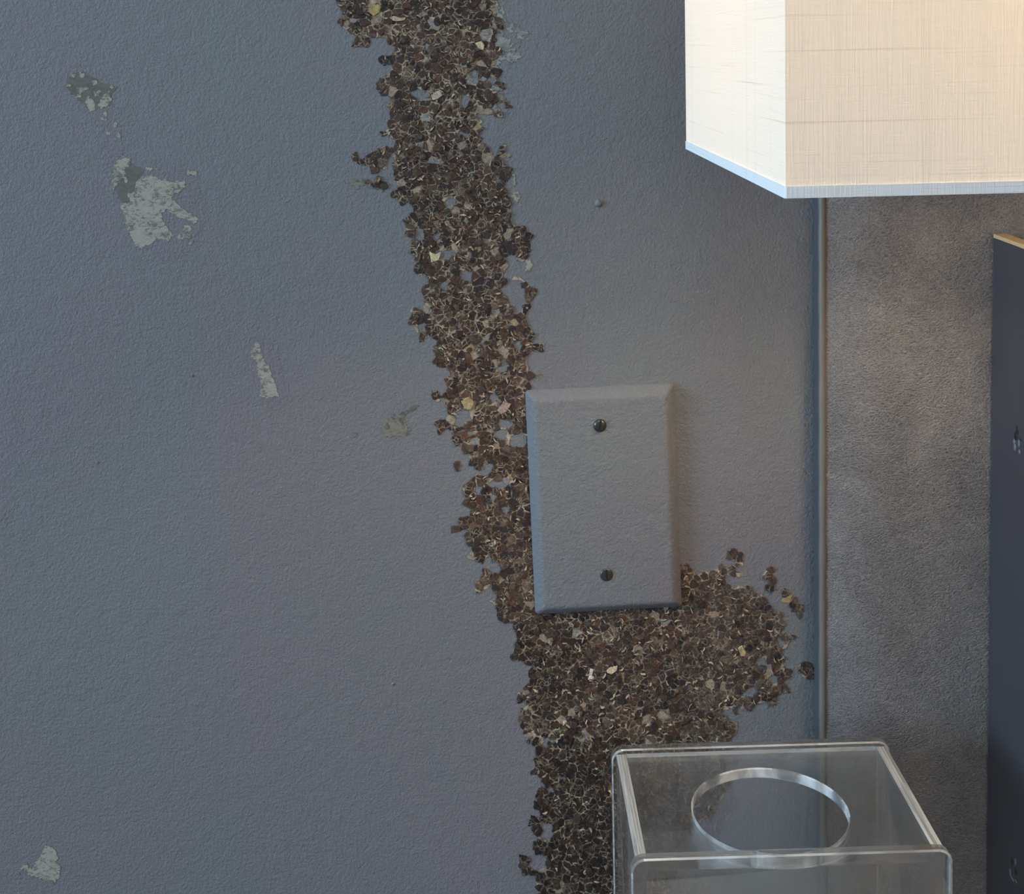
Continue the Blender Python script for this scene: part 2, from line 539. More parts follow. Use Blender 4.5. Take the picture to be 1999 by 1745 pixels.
EXTRA = [  # loose islands of the same brown layer
    [(687, 286), (694, 304), (710, 309), (728, 298), (742, 288), (755, 284), (758, 292), (752, 304), (755, 332), (746, 328), (740, 316), (736, 326), (724, 328), (712, 322), (704, 312)],
    [(801, 588), (806, 602), (814, 616), (819, 628), (816, 640), (822, 658), (814, 648), (806, 634), (803, 616)],
    [(843, 762), (854, 764), (858, 782), (850, 786), (844, 774)], [(852, 823), (862, 820), (867, 838), (862, 846), (850, 830)],
    [(891, 906), (902, 908), (893, 912)], [(1408, 1090), (1424, 1088), (1436, 1080), (1447, 1080), (1444, 1090), (1454, 1106), (1438, 1102), (1434, 1092)],
    [(1502, 1108), (1506, 1122), (1508, 1136), (1502, 1144), (1494, 1126), (1484, 1124)], [(1534, 1160), (1540, 1162), (1548, 1176), (1540, 1180), (1536, 1172)],
    [(1550, 1178), (1563, 1184), (1556, 1196), (1550, 1190)], [(1562, 1292), (1574, 1298), (1586, 1308), (1584, 1322), (1572, 1332), (1566, 1318), (1556, 1312)],
    [(1486, 1158), (1498, 1160), (1494, 1172), (1498, 1182), (1488, 1176), (1482, 1164)],
    [(984, 280), (990, 284), (988, 300), (982, 316), (976, 306), (974, 292)],
    [(1004, 536), (1020, 542), (1036, 560), (1044, 578), (1040, 590), (1030, 582), (1026, 562), (1014, 550), (1002, 546)],
    [(714, 354), (738, 356), (752, 352), (748, 364), (726, 362)],
]
HOLES = [(912, 200, 9, 18), (794, 408, 13, 14), (820, 458, 14, 11), (844, 462, 10, 6), (944, 468, 9, 12), (950, 452, 4, 8), (868, 498, 16, 6), (912, 540, 13, 9), (992, 468, 10, 14), (992, 502, 12, 17),
         (1000, 562, 20, 17), (1006, 600, 10, 16), (900, 818, 17, 22), (985, 824, 20, 11), (978, 848, 8, 11), (1012, 862, 16, 15), (952, 918, 17, 11), (978, 946, 19, 8), (934, 957, 6, 9),
         (942, 978, 9, 5), (980, 994, 11, 9), (910, 1004, 12, 11), (962, 1106, 22, 18), (966, 1158, 20, 12), (940, 1100, 14, 8), (1012, 678, 9, 8), (1018, 1330, 12, 12), (1028, 1302, 12, 10), (1052, 1534, 8, 10), (1068, 1622, 15, 14),
         (1049, 1680, 14, 17), (1430, 1134, 20, 9), (1462, 1136, 20, 10), (1486, 1214, 10, 8), (1484, 1296, 11, 12), (1438, 1394, 24, 9), (1466, 1352, 14, 10), (848, 95, 12, 8), (704, 40, 10, 6), (930, 142, 8, 8),
         (958, 162, 9, 12), (982, 212, 12, 10), (880, 398, 10, 9), (906, 262, 7, 8), (1060, 744, 20, 10), (1068, 1448, 10, 8), (1028, 1462, 16, 9), (1522, 1252, 9, 10), (1512, 1322, 10, 9),
         (816, 184, 14, 9), (868, 560, 8, 8), (920, 660, 9, 8), (982, 716, 9, 11), (960, 776, 10, 9), (890, 780, 8, 6), (1072, 1540, 10, 6), (1050, 1590, 6, 8)]


def seg_dist(P, poly):
    """signed distance (positive inside) of points P (N,2) to a closed polygon"""
    A = np.asarray(poly, float)
    B = np.roll(A, -1, 0)
    best = np.full(len(P), 1e18)
    inside = np.zeros(len(P), bool)
    for a, b in zip(A, B):
        ab = b - a
        t = np.clip(((P - a) @ ab) / max(ab @ ab, 1e-9), 0, 1)
        d = P - a - t[:, None] * ab
        best = np.minimum(best, (d * d).sum(1))
        cond = (a[1] > P[:, 1]) != (b[1] > P[:, 1])
        with np.errstate(divide='ignore', invalid='ignore'):
            xi = a[0] + (P[:, 1] - a[1]) * (b[0] - a[0]) / (b[1] - a[1])
        inside ^= cond & (P[:, 0] < xi)
    d = np.sqrt(best)
    return np.where(inside, d, -d)


def fbm(P, scale, octv, seed=0.0, amp=1.0):
    return np.array([noise.fractal((x / scale, y / scale, seed), 1.0, 2.0, octv) for x, y in P]) * amp


def strip_field(P):
    d = seg_dist(P, STRIP)
    for e in EXTRA:
        d = np.maximum(d, seg_dist(P, e) + 1.5)
    for (cx, cy, rx, ry) in HOLES:
        k = np.sqrt(((P[:, 0] - cx) / rx) ** 2 + ((P[:, 1] - cy) / ry) ** 2)
        d = np.minimum(d, (k - 1.0) * min(rx, ry))
    return d


def patch(name, field, x0, x1, y0, y1, step, height, mat, parent, lift=0.0):
    """thin raised patch on the wall: contour of field > 0 by marching squares, with a skirt down to the wall"""
    xs = np.arange(x0, x1 + step, step)
    ys = np.arange(y0, y1 + step, step)
    X, Y = np.meshgrid(xs, ys)
    P = np.stack([X.ravel(), Y.ravel()], 1)
    V = field(P).reshape(X.shape)
    pts, faces, skirt, index = [], [], [], {}

    def vid(key, p):
        if key not in index:
            index[key] = len(pts)
            pts.append(p)
        return index[key]

    pos = V > 0
    any_cell = pos[:-1, :-1] | pos[1:, :-1] | pos[:-1, 1:] | pos[1:, 1:]
    for j, i in zip(*np.nonzero(any_cell)):
        corners = [(j, i), (j, i + 1), (j + 1, i + 1), (j + 1, i)]
        ring = []
        for k in range(4):
            a, b = corners[k], corners[(k + 1) % 4]
            va, vb = V[a], V[b]
            if va > 0:
                ring.append((vid(a, (xs[a[1]], ys[a[0]])), False))
            if (va > 0) != (vb > 0):
                t = va / (va - vb)
                key = (a, b) if a < b else (b, a)
                ring.append((vid(key, (xs[a[1]] + (xs[b[1]] - xs[a[1]]) * t, ys[a[0]] + (ys[b[0]] - ys[a[0]]) * t)), True))
        ids = [r[0] for r in ring]
        if len(set(ids)) < 3:
            continue
        faces.append(ids)
        n = len(ring)
        for k in range(n):
            if ring[k][1] and ring[(k + 1) % n][1]:
                skirt.append((ids[k], ids[(k + 1) % n]))
    if not faces:
        return None
    W = to_wall(pts)
    top = W.copy()
    top[:, 1] = -height - lift
    bot = W.copy()
    bot[:, 1] = 0.0002
    n = len(W)
    verts = [tuple(v) for v in top] + [tuple(v) for v in bot]
    fc = [tuple(f) for f in faces] + [(b, a, a + n, b + n) for a, b in skirt]
    me = bpy.data.meshes.new(name)
    me.from_pydata(verts, [], fc)
    bm2 = bmesh.new()
    bm2.from_mesh(me)
    loose = [v for v in bm2.verts if not v.link_faces]
    bmesh.ops.delete(bm2, geom=loose, context='VERTS')
    bm2.to_mesh(me)
    bm2.free()
    return link(name, me, mat, parent)


def backing_field(P):
    return strip_field(P) - 3.0 + fbm(P, 12, 3, 3.1, 5.0)


worn = patch('worn_strip', backing_field, 520, 1600, -660, 1900, 3.0, 0.0003, M_BACKING, wall_back)
worn['label'] = 'worn strip of brown flakes with pale veins running down the wall'

# ---- flakes: shrunken Voronoi cells, every one a thin irregular plate
def spacing(x, y):
    if x > 1330 and y > 1060:
        return 12.0
    if y > 1180:
        return 14.0
    return 15.0


sites = []
grid = {}
CELL = 16.0
NB = 3


def near(x, y):
    gx, gy = int(x // CELL), int(y // CELL)
    for a in range(gx - NB, gx + NB + 1):
        for b in range(gy - NB, gy + NB + 1):
            yield from grid.get((a, b), ())


cand = []
yy = -660.0
while yy < 1900:
    xx = 520.0
    while xx < 1600:
        s = spacing(xx, yy)
        cand.append((xx + random.uniform(-0.8, 0.8) * s * 1.1, yy + random.uniform(-0.8, 0.8) * s))
        xx += s * 1.05
    yy += 12.6
cand = np.array(cand)
fld = strip_field(cand)
cand = cand[fld > -26]
fld = fld[fld > -26]
for (x, y) in cand:
    grid.setdefault((int(x // CELL), int(y // CELL)), []).append((x, y))

PALETTE = [((68, 58, 54), 22), ((60, 52, 50), 20), ((74, 61, 56), 12), ((54, 50, 52), 16), ((46, 43, 46), 12), ((74, 69, 63), 12), ((78, 60, 54), 4),
           ((90, 83, 75), 6), ((53, 49, 57), 1)]
PALETTE = [((r * 0.97, g * 0.905, b * 0.885), w) for (r, g, b), w in PALETTE]
PALE = [((138, 130, 116), 5), ((124, 117, 106), 5), ((116, 120, 124), 5), ((138, 126, 98), 1), ((138, 124, 116), 2)]


def pick(tab):
    r = random.uniform(0, sum(w for _, w in tab))
    for c, w in tab:
        r -= w
        if r <= 0:
            return c
    return tab[-1][0]


def clip(poly, nx, ny, d):
    """keep the part of poly where nx*x+ny*y <= d"""
    out = []
    for k in range(len(poly)):
        a, b = poly[k], poly[(k + 1) % len(poly)]
        da, db = nx * a[0] + ny * a[1] - d, nx * b[0] + ny * b[1] - d
        if da <= 0:
            out.append(a)
        if (da < 0 < db) or (db < 0 < da):
            t = da / (da - db)
            out.append((a[0] + (b[0] - a[0]) * t, a[1] + (b[1] - a[1]) * t))
    return out


def roughen(poly, amp):
    """corner cutting followed by ragged offsets along the outline"""
    pts = []
    n = len(poly)
    for k in range(n):
        a, b = poly[k], poly[(k + 1) % n]
        L = math.hypot(b[0] - a[0], b[1] - a[1])
        pts.append((a[0] * 0.84 + b[0] * 0.16, a[1] * 0.84 + b[1] * 0.16))
        if L > 5:
            q = random.uniform(0.4, 0.6)
            pts.append((a[0] + (b[0] - a[0]) * q + random.gauss(0, amp), a[1] + (b[1] - a[1]) * q + random.gauss(0, amp)))
        pts.append((a[0] * 0.16 + b[0] * 0.84, a[1] * 0.16 + b[1] * 0.84))
    return [(x + random.gauss(0, amp * 0.4), y + random.gauss(0, amp * 0.4)) for x, y in pts]


def area(poly):
    return 0.5 * sum(poly[k][0] * poly[(k + 1) % len(poly)][1] - poly[(k + 1) % len(poly)][0] * poly[k][1] for k in range(len(poly)))


LIGHTZ = np.array([(750, 20), (860, 40), (910, 215), (850, 250), (740, 60), (920, 640), (860, 620), (940, 640), (925, 790), (1090, 1430), (1140, 1440), (1050, 1440), (880, 150)], float)
flakes = []
for (sx, sy), fv in zip(cand, fld):
    wob = noise.fractal((sx / 9.0, sy / 9.0, 5.7), 1.0, 2.0, 2) * 4.5
    if fv + wob < -1.0:
        continue
    poly = [(sx - 22, sy - 22), (sx + 22, sy - 22), (sx + 22, sy + 22), (sx - 22, sy + 22)]
    tone = noise.fractal((sx / 60.0, sy / 60.0, 1.3), 1.0, 2.0, 3)
    gap = 0.22 + 0.75 * random.random() ** 2 + max(0.0, tone) * 0.9
    zone = np.exp(-((LIGHTZ - (sx, sy)) ** 2).sum(1) / 900.0).max()
    gap += zone * 0.9
    for (qx, qy) in near(sx, sy):
        dx, dy = qx - sx, qy - sy
        L = math.hypot(dx, dy)
        if L < 1e-6 or L > 44:
            continue
        nx, ny = dx / L, dy / L
        poly = clip(poly, nx, ny, nx * (sx + qx) / 2 + ny * (sy + qy) / 2 - gap)
        if len(poly) < 3:
            break
    if len(poly) < 3 or area(poly) < 9:
        continue
    poly = roughen(poly, 1.0)
    A = abs(area(poly))
    edge_r = sx > 940 and fv < 22 and sy < 260
    p_pale = 0.035 + 0.12 * zone + (0.30 if edge_r else 0) + (0.03 if sy < 900 else 0) - (0.025 if sy > 1480 else 0)
    if random.random() < p_pale:
        c = pick(PALE)
        if edge_r and random.random() < 0.6:
            c = (112, 116, 116)
        h = 0.00034
    else:
        c = pick(PALETTE)
        h = random.uniform(0.00042, 0.0009)
        k = 1.0
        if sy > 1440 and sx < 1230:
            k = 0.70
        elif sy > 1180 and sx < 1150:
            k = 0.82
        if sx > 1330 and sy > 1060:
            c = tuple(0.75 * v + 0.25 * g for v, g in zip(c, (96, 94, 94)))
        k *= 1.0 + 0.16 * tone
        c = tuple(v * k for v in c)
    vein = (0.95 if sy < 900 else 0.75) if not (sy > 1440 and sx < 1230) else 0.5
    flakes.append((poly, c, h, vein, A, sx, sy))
# a few picked-out pale chips seen in the photograph
for poly, c in [([(717, 22), (726, 12), (738, 8), (745, 14), (741, 24), (730, 32), (722, 26)], (150, 138, 92)),
                ([(762, 36), (768, 31), (782, 35), (794, 34), (790, 40), (774, 42), (764, 40)], (164, 156, 140)),
                ([(926, 84), (940, 80), (946, 88), (944, 98), (936, 96)], (178, 168, 144)),
                ([(842, 184), (852, 178), (860, 176), (864, 186), (854, 194), (844, 196)], (164, 158, 146)),
                ([(1152, 1304), (1158, 1305), (1155, 1318), (1160, 1320), (1158, 1324), (1148, 1326)], (200, 198, 194)),
                ([(1184, 1308), (1192, 1300), (1206, 1298), (1204, 1308), (1194, 1315), (1186, 1313)], (184, 174, 148)),
                ([(1440, 1264), (1448, 1258), (1456, 1272), (1454, 1280), (1446, 1280)], (168, 158, 126)),
                ([(838, 490), (850, 496), (862, 492), (856, 508), (842, 512)], (182, 176, 146)),
                ([(900, 782), (914, 774), (926, 784), (920, 800), (906, 798)], (150, 140, 108)),
                ([(970, 800), (984, 782), (998, 788), (990, 802), (978, 808)], (150, 132, 128)),
                ([(1296, 1184), (1304, 1182), (1306, 1196), (1298, 1198)], (170, 160, 140))]:
    flakes.append((poly, c, 0.00105, 0.0, 9999.0, 0, 0))


# ragged chips and pale curled strands lying over the first layer
live = [(sx, sy) for (sx, sy), fv in zip(cand, fld) if fv > 3]
for _ in range(900):
    sx, sy = random.choice(live)
    sx, sy = sx + random.uniform(-9, 9), sy + random.uniform(-9, 9)
    r, q, th = random.uniform(4.5, 9.5), random.uniform(0.5, 0.95), random.uniform(0, math.pi)
    pl = []
    for k in range(9):
        a = 2 * math.pi * k / 9
        u, w = r * math.cos(a) * random.uniform(0.75, 1.2), r * q * math.sin(a) * random.uniform(0.75, 1.2)
        pl.append((sx + u * math.cos(th) - w * math.sin(th), sy + u * math.sin(th) + w * math.cos(th)))
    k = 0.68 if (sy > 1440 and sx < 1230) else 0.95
    flakes.append((pl, tuple(v * k for v in pick(PALETTE)), random.uniform(0.0009, 0.0012), 0.5, 1.0, sx, sy))
for _ in range(850):
    sx, sy = random.choice(live)
    if sy > 1440 and random.random() < 0.45:
        continue
    sx, sy = sx + random.uniform(-9, 9), sy + random.uniform(-9, 9)
    L, w0, th, bend = random.uniform(5, 13), random.uniform(0.7, 1.7), random.uniform(0, 2 * math.pi), random.uniform(-0.9, 0.9)
    up, dn = [], []
    for k in range(6):
        t = k / 5 - 0.5
        a = th + bend * t
        x, y = sx + L * t * math.cos(a), sy + L * t * math.sin(a)
        w = w0 * (1 - (2 * t) ** 2 * 0.8) * random.uniform(0.7, 1.3)
        up.append((x - w * math.sin(a), y + w * math.cos(a)))
        dn.append((x + w * math.sin(a), y - w * math.cos(a)))
    c = random.choice([(170, 160, 144), (158, 148, 130), (176, 166, 150), (150, 140, 128), (146, 146, 142)])
    flakes.append((dn + up[::-1], c, random.uniform(0.0012, 0.0014), 0.0, 1.0, sx, sy))


def visible(sx, sy):
    return 0 < sx < 1999 and 0 < sy < 1745 and not (1028 < sx < 1332 and 752 < sy < 1192)


flakes.sort(key=lambda f: -f[4] if (f[4] > 9000 or visible(f[5], f[6])) else 0)


def flake_geo(fl):
    poly, c, h = fl[0], fl[1], fl[2]
    n = len(poly)
    cx = sum(p[0] for p in poly) / n
    cy = sum(p[1] for p in poly) / n
    inner = [(cx + (x - cx) * 0.90, cy + (y - cy) * 0.90) for x, y in poly]
    tx, ty = random.gauss(0, 0.010), random.gauss(0, 0.010)
    W = to_wall(list(poly) + inner)
    out = W.copy()
    for k in range(n):
        out[k, 1] = -h * 0.55
        out[n + k, 1] = -h + ((inner[k][0] - cx) * tx + (inner[k][1] - cy) * ty) * 0.00028
    base = W[:n].copy()
    base[:, 1] = 0.0001
    V = np.concatenate([out, base])
    F = [tuple(range(n, 2 * n))]
    for k in range(n):
        j = (k + 1) % n
        F.append((k, j, n + j, n + k))
        F.append((2 * n + k, 2 * n + j, j, k))
    return V, F


def flake_mesh(name, items):
    V, F, C = [], [], []
    off = 0
    for fl in items:
        v, f = flake_geo(fl)
        V.append(v)
        F += [tuple(i + off for i in q) for q in f]
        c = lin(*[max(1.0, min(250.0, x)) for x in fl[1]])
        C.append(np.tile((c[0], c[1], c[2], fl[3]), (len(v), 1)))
        off += len(v)
    V = np.concatenate(V)
    me = bpy.data.meshes.new(name)
    me.from_pydata([tuple(v) for v in V], [], F)
    ca = me.color_attributes.new('tint', 'FLOAT_COLOR', 'POINT')
    ca.data.foreach_set('color', np.concatenate(C).astype(np.float32).ravel())
    me.flip_normals()
    return me


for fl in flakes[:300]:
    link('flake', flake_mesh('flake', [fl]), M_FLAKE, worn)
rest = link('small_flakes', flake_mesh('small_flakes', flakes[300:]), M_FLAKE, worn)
rest['kind'] = 'stuff'


# ---- pale bare patches, mauve undercoat round them, smudges and flecks
def poly_field(polys, amp, sc, seed, grow=0.0):
    def f(P):
        d = np.full(len(P), -1e9)
        for p in polys:
            d = np.maximum(d, seg_dist(P, p))
        return d + grow + fbm(P, sc, 4, seed, amp)
    return f


def blob(cx, cy, rx, ry, n=9):
    return [(cx + rx * math.cos(2 * math.pi * k / n) * random.uniform(0.75, 1.2), cy + ry * math.sin(2 * math.pi * k / n) * random.uniform(0.75, 1.2)) for k in range(n)]


PA_BASE = [[(128, 160), (138, 142), (165, 138), (178, 150), (200, 160), (228, 172), (217, 184), (219, 198), (212, 206), (190, 212), (176, 218), (166, 203), (150, 192), (134, 176)]]
PA_PALE = [[(168, 200), (172, 188), (180, 194), (186, 202), (184, 214), (176, 217)], [(192, 206), (198, 192), (206, 182), (214, 180), (217, 196), (212, 206), (200, 210)],
           [(146, 174), (154, 170), (166, 170), (172, 172), (162, 182), (154, 180)], [(182, 182), (192, 177), (198, 180), (188, 190)], blob(184, 162, 6, 3.5), blob(142, 148, 5, 4), blob(160, 146, 6, 4),
           blob(134, 166, 4, 3), blob(153, 188, 4, 3), blob(218, 170, 3, 2.5), blob(203, 231, 6, 5), blob(206, 222, 3, 5), blob(225, 242, 2.5, 5), blob(212, 260, 4, 3), blob(232, 264, 3, 2.5)]
PB_PALE = [[(221, 330), (230, 316), (242, 306), (256, 314), (250, 324), (242, 330), (244, 340), (236, 352), (226, 362), (222, 374), (220, 352)],
           [(264, 356), (276, 345), (296, 342), (312, 350), (332, 354), (364, 354), (362, 364), (346, 378), (334, 382), (342, 396), (358, 408), (372, 418), (388, 428), (382, 434),
            (362, 430), (340, 418), (326, 408), (316, 416), (318, 432), (330, 448), (338, 460), (328, 468), (306, 464), (294, 478), (272, 484), (260, 468), (252, 450), (246, 430), (236, 402),
            (246, 396), (258, 398), (248, 380), (262, 376), (272, 380), (264, 366)], blob(290, 329, 8, 3.5), blob(306, 329, 4, 2.5), blob(375, 338, 9, 5), blob(366, 446, 8, 6), blob(360, 462, 14, 5), blob(374, 474, 4, 3), blob(247, 352, 3.5, 5)]
PB_BASE = [[(228, 330), (246, 316), (264, 322), (282, 332), (276, 350), (262, 372), (250, 398), (232, 392), (224, 372)]]
PC_PALE = [[(503, 667), (510, 676), (509, 684), (514, 698), (523, 714), (530, 732), (536, 748), (544, 772), (530, 775), (518, 776), (506, 770), (514, 756), (506, 734), (502, 716), (500, 702), (490, 696), (492, 680)]]
PD_PALE = [[(62, 1696), (74, 1680), (84, 1664), (88, 1650), (96, 1652), (108, 1660), (113, 1674), (108, 1682), (118, 1692), (114, 1714), (104, 1722), (92, 1720), (76, 1712), (56, 1706), (42, 1694), (50, 1684)], blob(34, 1706, 5, 3)]

patch('mauve_undercoat', poly_field([[(112, 150), (140, 120), (190, 140), (240, 168), (236, 250), (250, 300), (300, 316), (400, 340), (402, 440), (380, 490), (330, 520), (270, 500), (230, 420), (214, 330), (190, 250), (150, 206)]], 26, 40, 1.1, -6), 80, 440, 90, 560, 3, 0.00008, M_HALO, wall_back)
patch('mauve_undercoat', poly_field([[(480, 660), (515, 655), (560, 740), (566, 790), (500, 790)]], 16, 22, 2.1), 450, 600, 630, 820, 2.5, 0.00008, M_HALO, wall_back)
for base, pale, bb, sd in ((PA_BASE, PA_PALE, (115, 245, 125, 280), 4.2), (PB_BASE, PB_PALE, (205, 405, 295, 500), 6.4), (None, PC_PALE, (480, 555, 655, 790), 8.8), (None, PD_PALE, (20, 130, 1640, 1735), 9.9)):
    par = wall_back
    if base:
        patch('undercoat_patch', poly_field(base, 5, 9, sd), *bb, 1.2, 0.00014, M_CHIP_DARK, wall_back)
    patch('bare_patch', poly_field(pale, 3.6, 5, sd + 1, 0.4), *bb, 1.0, 0.00024, M_CHIP, wall_back)
FLK = [blob(965 + 9, 30, 10, 26), [(978, 30), (1000, 40), (1030, 62), (1036, 84), (1010, 76), (990, 56)], [(950, 60), (976, 56), (1000, 84), (1008, 100), (985, 108), (972, 150), (955, 150), (948, 100)], blob(1000, 110, 22, 14)]
patch('grey_flecks', poly_field(FLK, 12, 5, 12.5, -4.0), 940, 1060, 0, 180, 1.3, 0.00022, M_FLECK, wall_back)
SM = [[(744, 848), (746, 826), (764, 814), (788, 804), (806, 790), (818, 784), (812, 798), (800, 808), (790, 818), (806, 840), (790, 850), (770, 856)], blob(692, 850, 7, 6), [(670, 352), (710, 350), (750, 358), (748, 372), (720, 366), (690, 366)],
      blob(1056, 736, 14, 9), blob(826, 650, 10, 14)]
patch('olive_smudge', poly_field(SM, 8, 6, 15.5, -1.8), 660, 1080, 340, 870, 1.5, 0.00022, M_SMUDGE, wall_back)
CR = [[(1020, 500), (1032, 506), (1040, 516), (1034, 530), (1022, 532), (1030, 518)], [(1000, 340), (1008, 344), (1004, 366), (1016, 384), (1008, 394), (998, 384), (1004, 368)], blob(1044, 1446, 18, 10), blob(960, 100, 6, 20)]
patch('bare_patch', poly_field(CR, 4, 5, 18.5, -0.5), 940, 1070, 330, 1470, 1.5, 0.00026, M_CHIP, wall_back)
# little lumps under the paint
for (px_, py_, r) in ((1168, 397, 0.0022), (767, 1335, 0.0009), (375, 733, 0.0009), (190, 903, 0.0008)):
    w = to_wall([(px_, py_)])[0]
    bm = bmesh.new()
    lathe(bm, [(r, -0.0002), (r * 0.85, r * 0.35), (r * 0.55, r * 0.6), (r * 0.2, r * 0.7)], (w[0], 0, w[2]), 'Y', 14)
    obj('paint_lump', bm, M_WALL, wall_back, 60)

# ------------------------------------------------------------------ blank wall plate
PC = Vector((0.0591, 0.0, 0.8898))
plate_t = empty('wall_plate', PC, 'blank grey painted wall plate with two screws, beside the worn strip', 'wall plate')
PW, PH, PT, ANG = 0.0822, 0.1277, 0.0066, math.radians(1.35)
bm = bmesh.new()
prof = [(0.0, 0.0), (0.0, 0.0009), (0.0006, 0.0019), (0.0038, 0.0054), (0.0048, 0.0062), (0.0060, 0.0065), (0.0072, PT)]


def rrect(hw, hh, r, n=6):
    out = []
    for (sx, sz, a0) in ((1, 1, 0), (-1, 1, 90), (-1, -1, 180), (1, -1, 270)):
        for k in range(n + 1):
            a = math.radians(a0 + 90 * k / n)
            out.append((sx * (hw - r) + r * math.cos(a), sz * (hh - r) + r * math.sin(a)))
    return out


rings = []
for ins, d in prof:
    r0 = max(0.0010, 0.0022 - ins * 0.2)
    rings.append([bm.verts.new((x, -d, z)) for x, z in rrect(PW / 2 - ins, PH / 2 - ins, r0)])
nr = len(rings[0])
for i in range(len(rings) - 1):
    for k in range(nr):
        bm.faces.new((rings[i][k], rings[i][(k + 1) % nr], rings[i + 1][(k + 1) % nr], rings[i + 1][k]))
bm.faces.new(rings[-1])
bm.faces.new(rings[0][::-1])
bm.transform(Matrix.Translation(PC) @ Matrix.Rotation(-ANG, 4, 'Y'))
obj('plate', bm, M_WALL, plate_t, 30)
for (sx, sz, ang, dome) in ((0.0570, 0.9334, 8, 0.0016), (0.0593, 0.8489, -4, 0.0011)):
    bm = bmesh.new()
    R0 = 0.0036
    lathe(bm, [(R0, -0.0015), (R0, 0.0002), (R0 * 0.92, dome * 0.45), (R0 * 0.7, dome * 0.8), (R0 * 0.35, dome * 0.98), (0.0002, dome)], (0, 0, 0), 'Y', 28)
    bm.transform(Matrix.Translation((sx, -PT, sz)))
    s = obj('screw', bm, M_SCREW, plate_t, 50)
    s['label'] = 'dark slotted screw'
    bm = box_bm(-0.00055, 0.00055, -dome - 0.00012, -dome * 0.1, -R0 * 0.86, R0 * 0.86)
    bm.transform(Matrix.Translation((sx, -PT, sz)) @ Matrix.Rotation(math.radians(ang), 4, 'Y'))
    sl = bpy.data.objects.new('slot', bpy.data.meshes.new('slot'))
    bm.to_mesh(sl.data)
    bm.free()
    sl.data.materials.append(M_SLOT)
    col.objects.link(sl)
    sl.parent = s

# ------------------------------------------------------------------ leather panel
LX, LZ0, LZ1, LX1 = 0.1756, 0.30, 1.62, 1.25
pan = empty('upholstered_panel', (LX, 0, LZ0), 'dark grey leather panel with corded edge, right of the painted wall', 'headboard')
obj('backing_board', box_bm(LX, LX1, -0.0125, -0.0023, LZ0, LZ1, bevel=0.0008), M_EDGE, pan)
bm = bmesh.new()
nx_, nz_ = 60, 40
xs = np.concatenate([np.linspace(LX + 0.0035, LX + 0.05, 34), np.linspace(LX + 0.055, LX1 - 0.003, 26)])
vs = []
for x in xs:
    rowv = []
    t = min(1.0, (x - xs[0]) / 0.034)
    puff = 0.0052 * math.sin(t * math.pi / 2)
    for z in np.linspace(LZ0 + 0.003, LZ1 - 0.003, nz_):
        wv = 0.0007 * noise.noise((x * 14, z * 9, 2.0)) * t
        rowv.append(bm.verts.new((x, -0.0141 - puff - wv, z)))
    vs.append(rowv)
for i in range(len(vs) - 1):
    for j in range(nz_ - 1):
        bm.faces.new((vs[i][j], vs[i + 1][j], vs[i + 1][j + 1], vs[i][j + 1]))
bmesh.ops.solidify(bm, geom=bm.faces[:], thickness=0.0)
lt = obj('leather_cover', bm, M_LEATHER, pan, 60)
bm = bmesh.new()
zz = np.linspace(LZ0 + 0.002, LZ1 - 0.002, 500)
add_tube(bm, [(LX + 0.0022, -0.0132, z) for z in zz], [0.0021 + 0.00012 * math.sin(z * 2600) for z in zz], 14)
obj('piping', bm, M_PIPING, pan, 80)

# ------------------------------------------------------------------ nightstand (below the frame; carries the acrylic cover, the lamp and the board)
TZ = 0.629
ns = empty('nightstand', (0.2, -0.25, 0), 'dark nightstand with an ivory top under the acrylic cover and lamp', 'nightstand')
obj('top', box_bm(-0.05, 0.62, -0.46, -0.022, TZ - 0.025, TZ, bevel=0.003), M_TOP, ns)
obj('body', box_bm(-0.03, 0.60, -0.44, -0.03, 0.14, TZ - 0.025), M_WOOD, ns)
for k in range(2):
    z0 = 0.16 + k * 0.22
    d = obj('drawer', box_bm(-0.02, 0.59, -0.455, -0.44, z0, z0 + 0.205, bevel=0.002), M_WOOD, ns)
    bm = bmesh.new()
    add_tube(bm, [(0.285, -0.455, z0 + 0.1), (0.285, -0.475, z0 + 0.1)], [0.006, 0.011], 16)
    kb = obj('knob', bm, M_BRASS, None, 50)
    kb.parent = d
for (x, y) in ((-0.01, -0.42), (0.58, -0.42), (-0.01, -0.05), (0.58, -0.05)):
    bm = bmesh.new()
    add_tube(bm, [(x, y, 0.0), (x, y, 0.14)], [0.012, 0.018], 14)
    obj('leg', bm, M_WOOD, ns, 50)

# ------------------------------------------------------------------ dark board
bd = empty('board', (0.2672, -0.0205, TZ), 'dark navy board with a tan top edge, at the right against the leather panel', 'board')
bm = bmesh.new()
add_box(bm, 0.2672, 0.2745, -0.135, -0.0215, TZ, 1.0340, bevel=0.0005)
obj('board_face', bm, M_BOARD, bd)
o = obj('top_edge', box_bm(0.2672, 0.2745, -0.135, -0.0215, 1.0341, 1.0362, bevel=0.0003), M_TAN, bd)
o['label'] = 'tan cut edge'
M_CHIPPED = simple('chipped_grey_wood', (0.135, 0.135, 0.150), 0.5)


def on_board(x, y):
    d = RC.T @ np.array([(x - PX) / F_PX, (y - PY) / F_PX, 1.0])
    return CAM + d * (0.2672 / d[0])


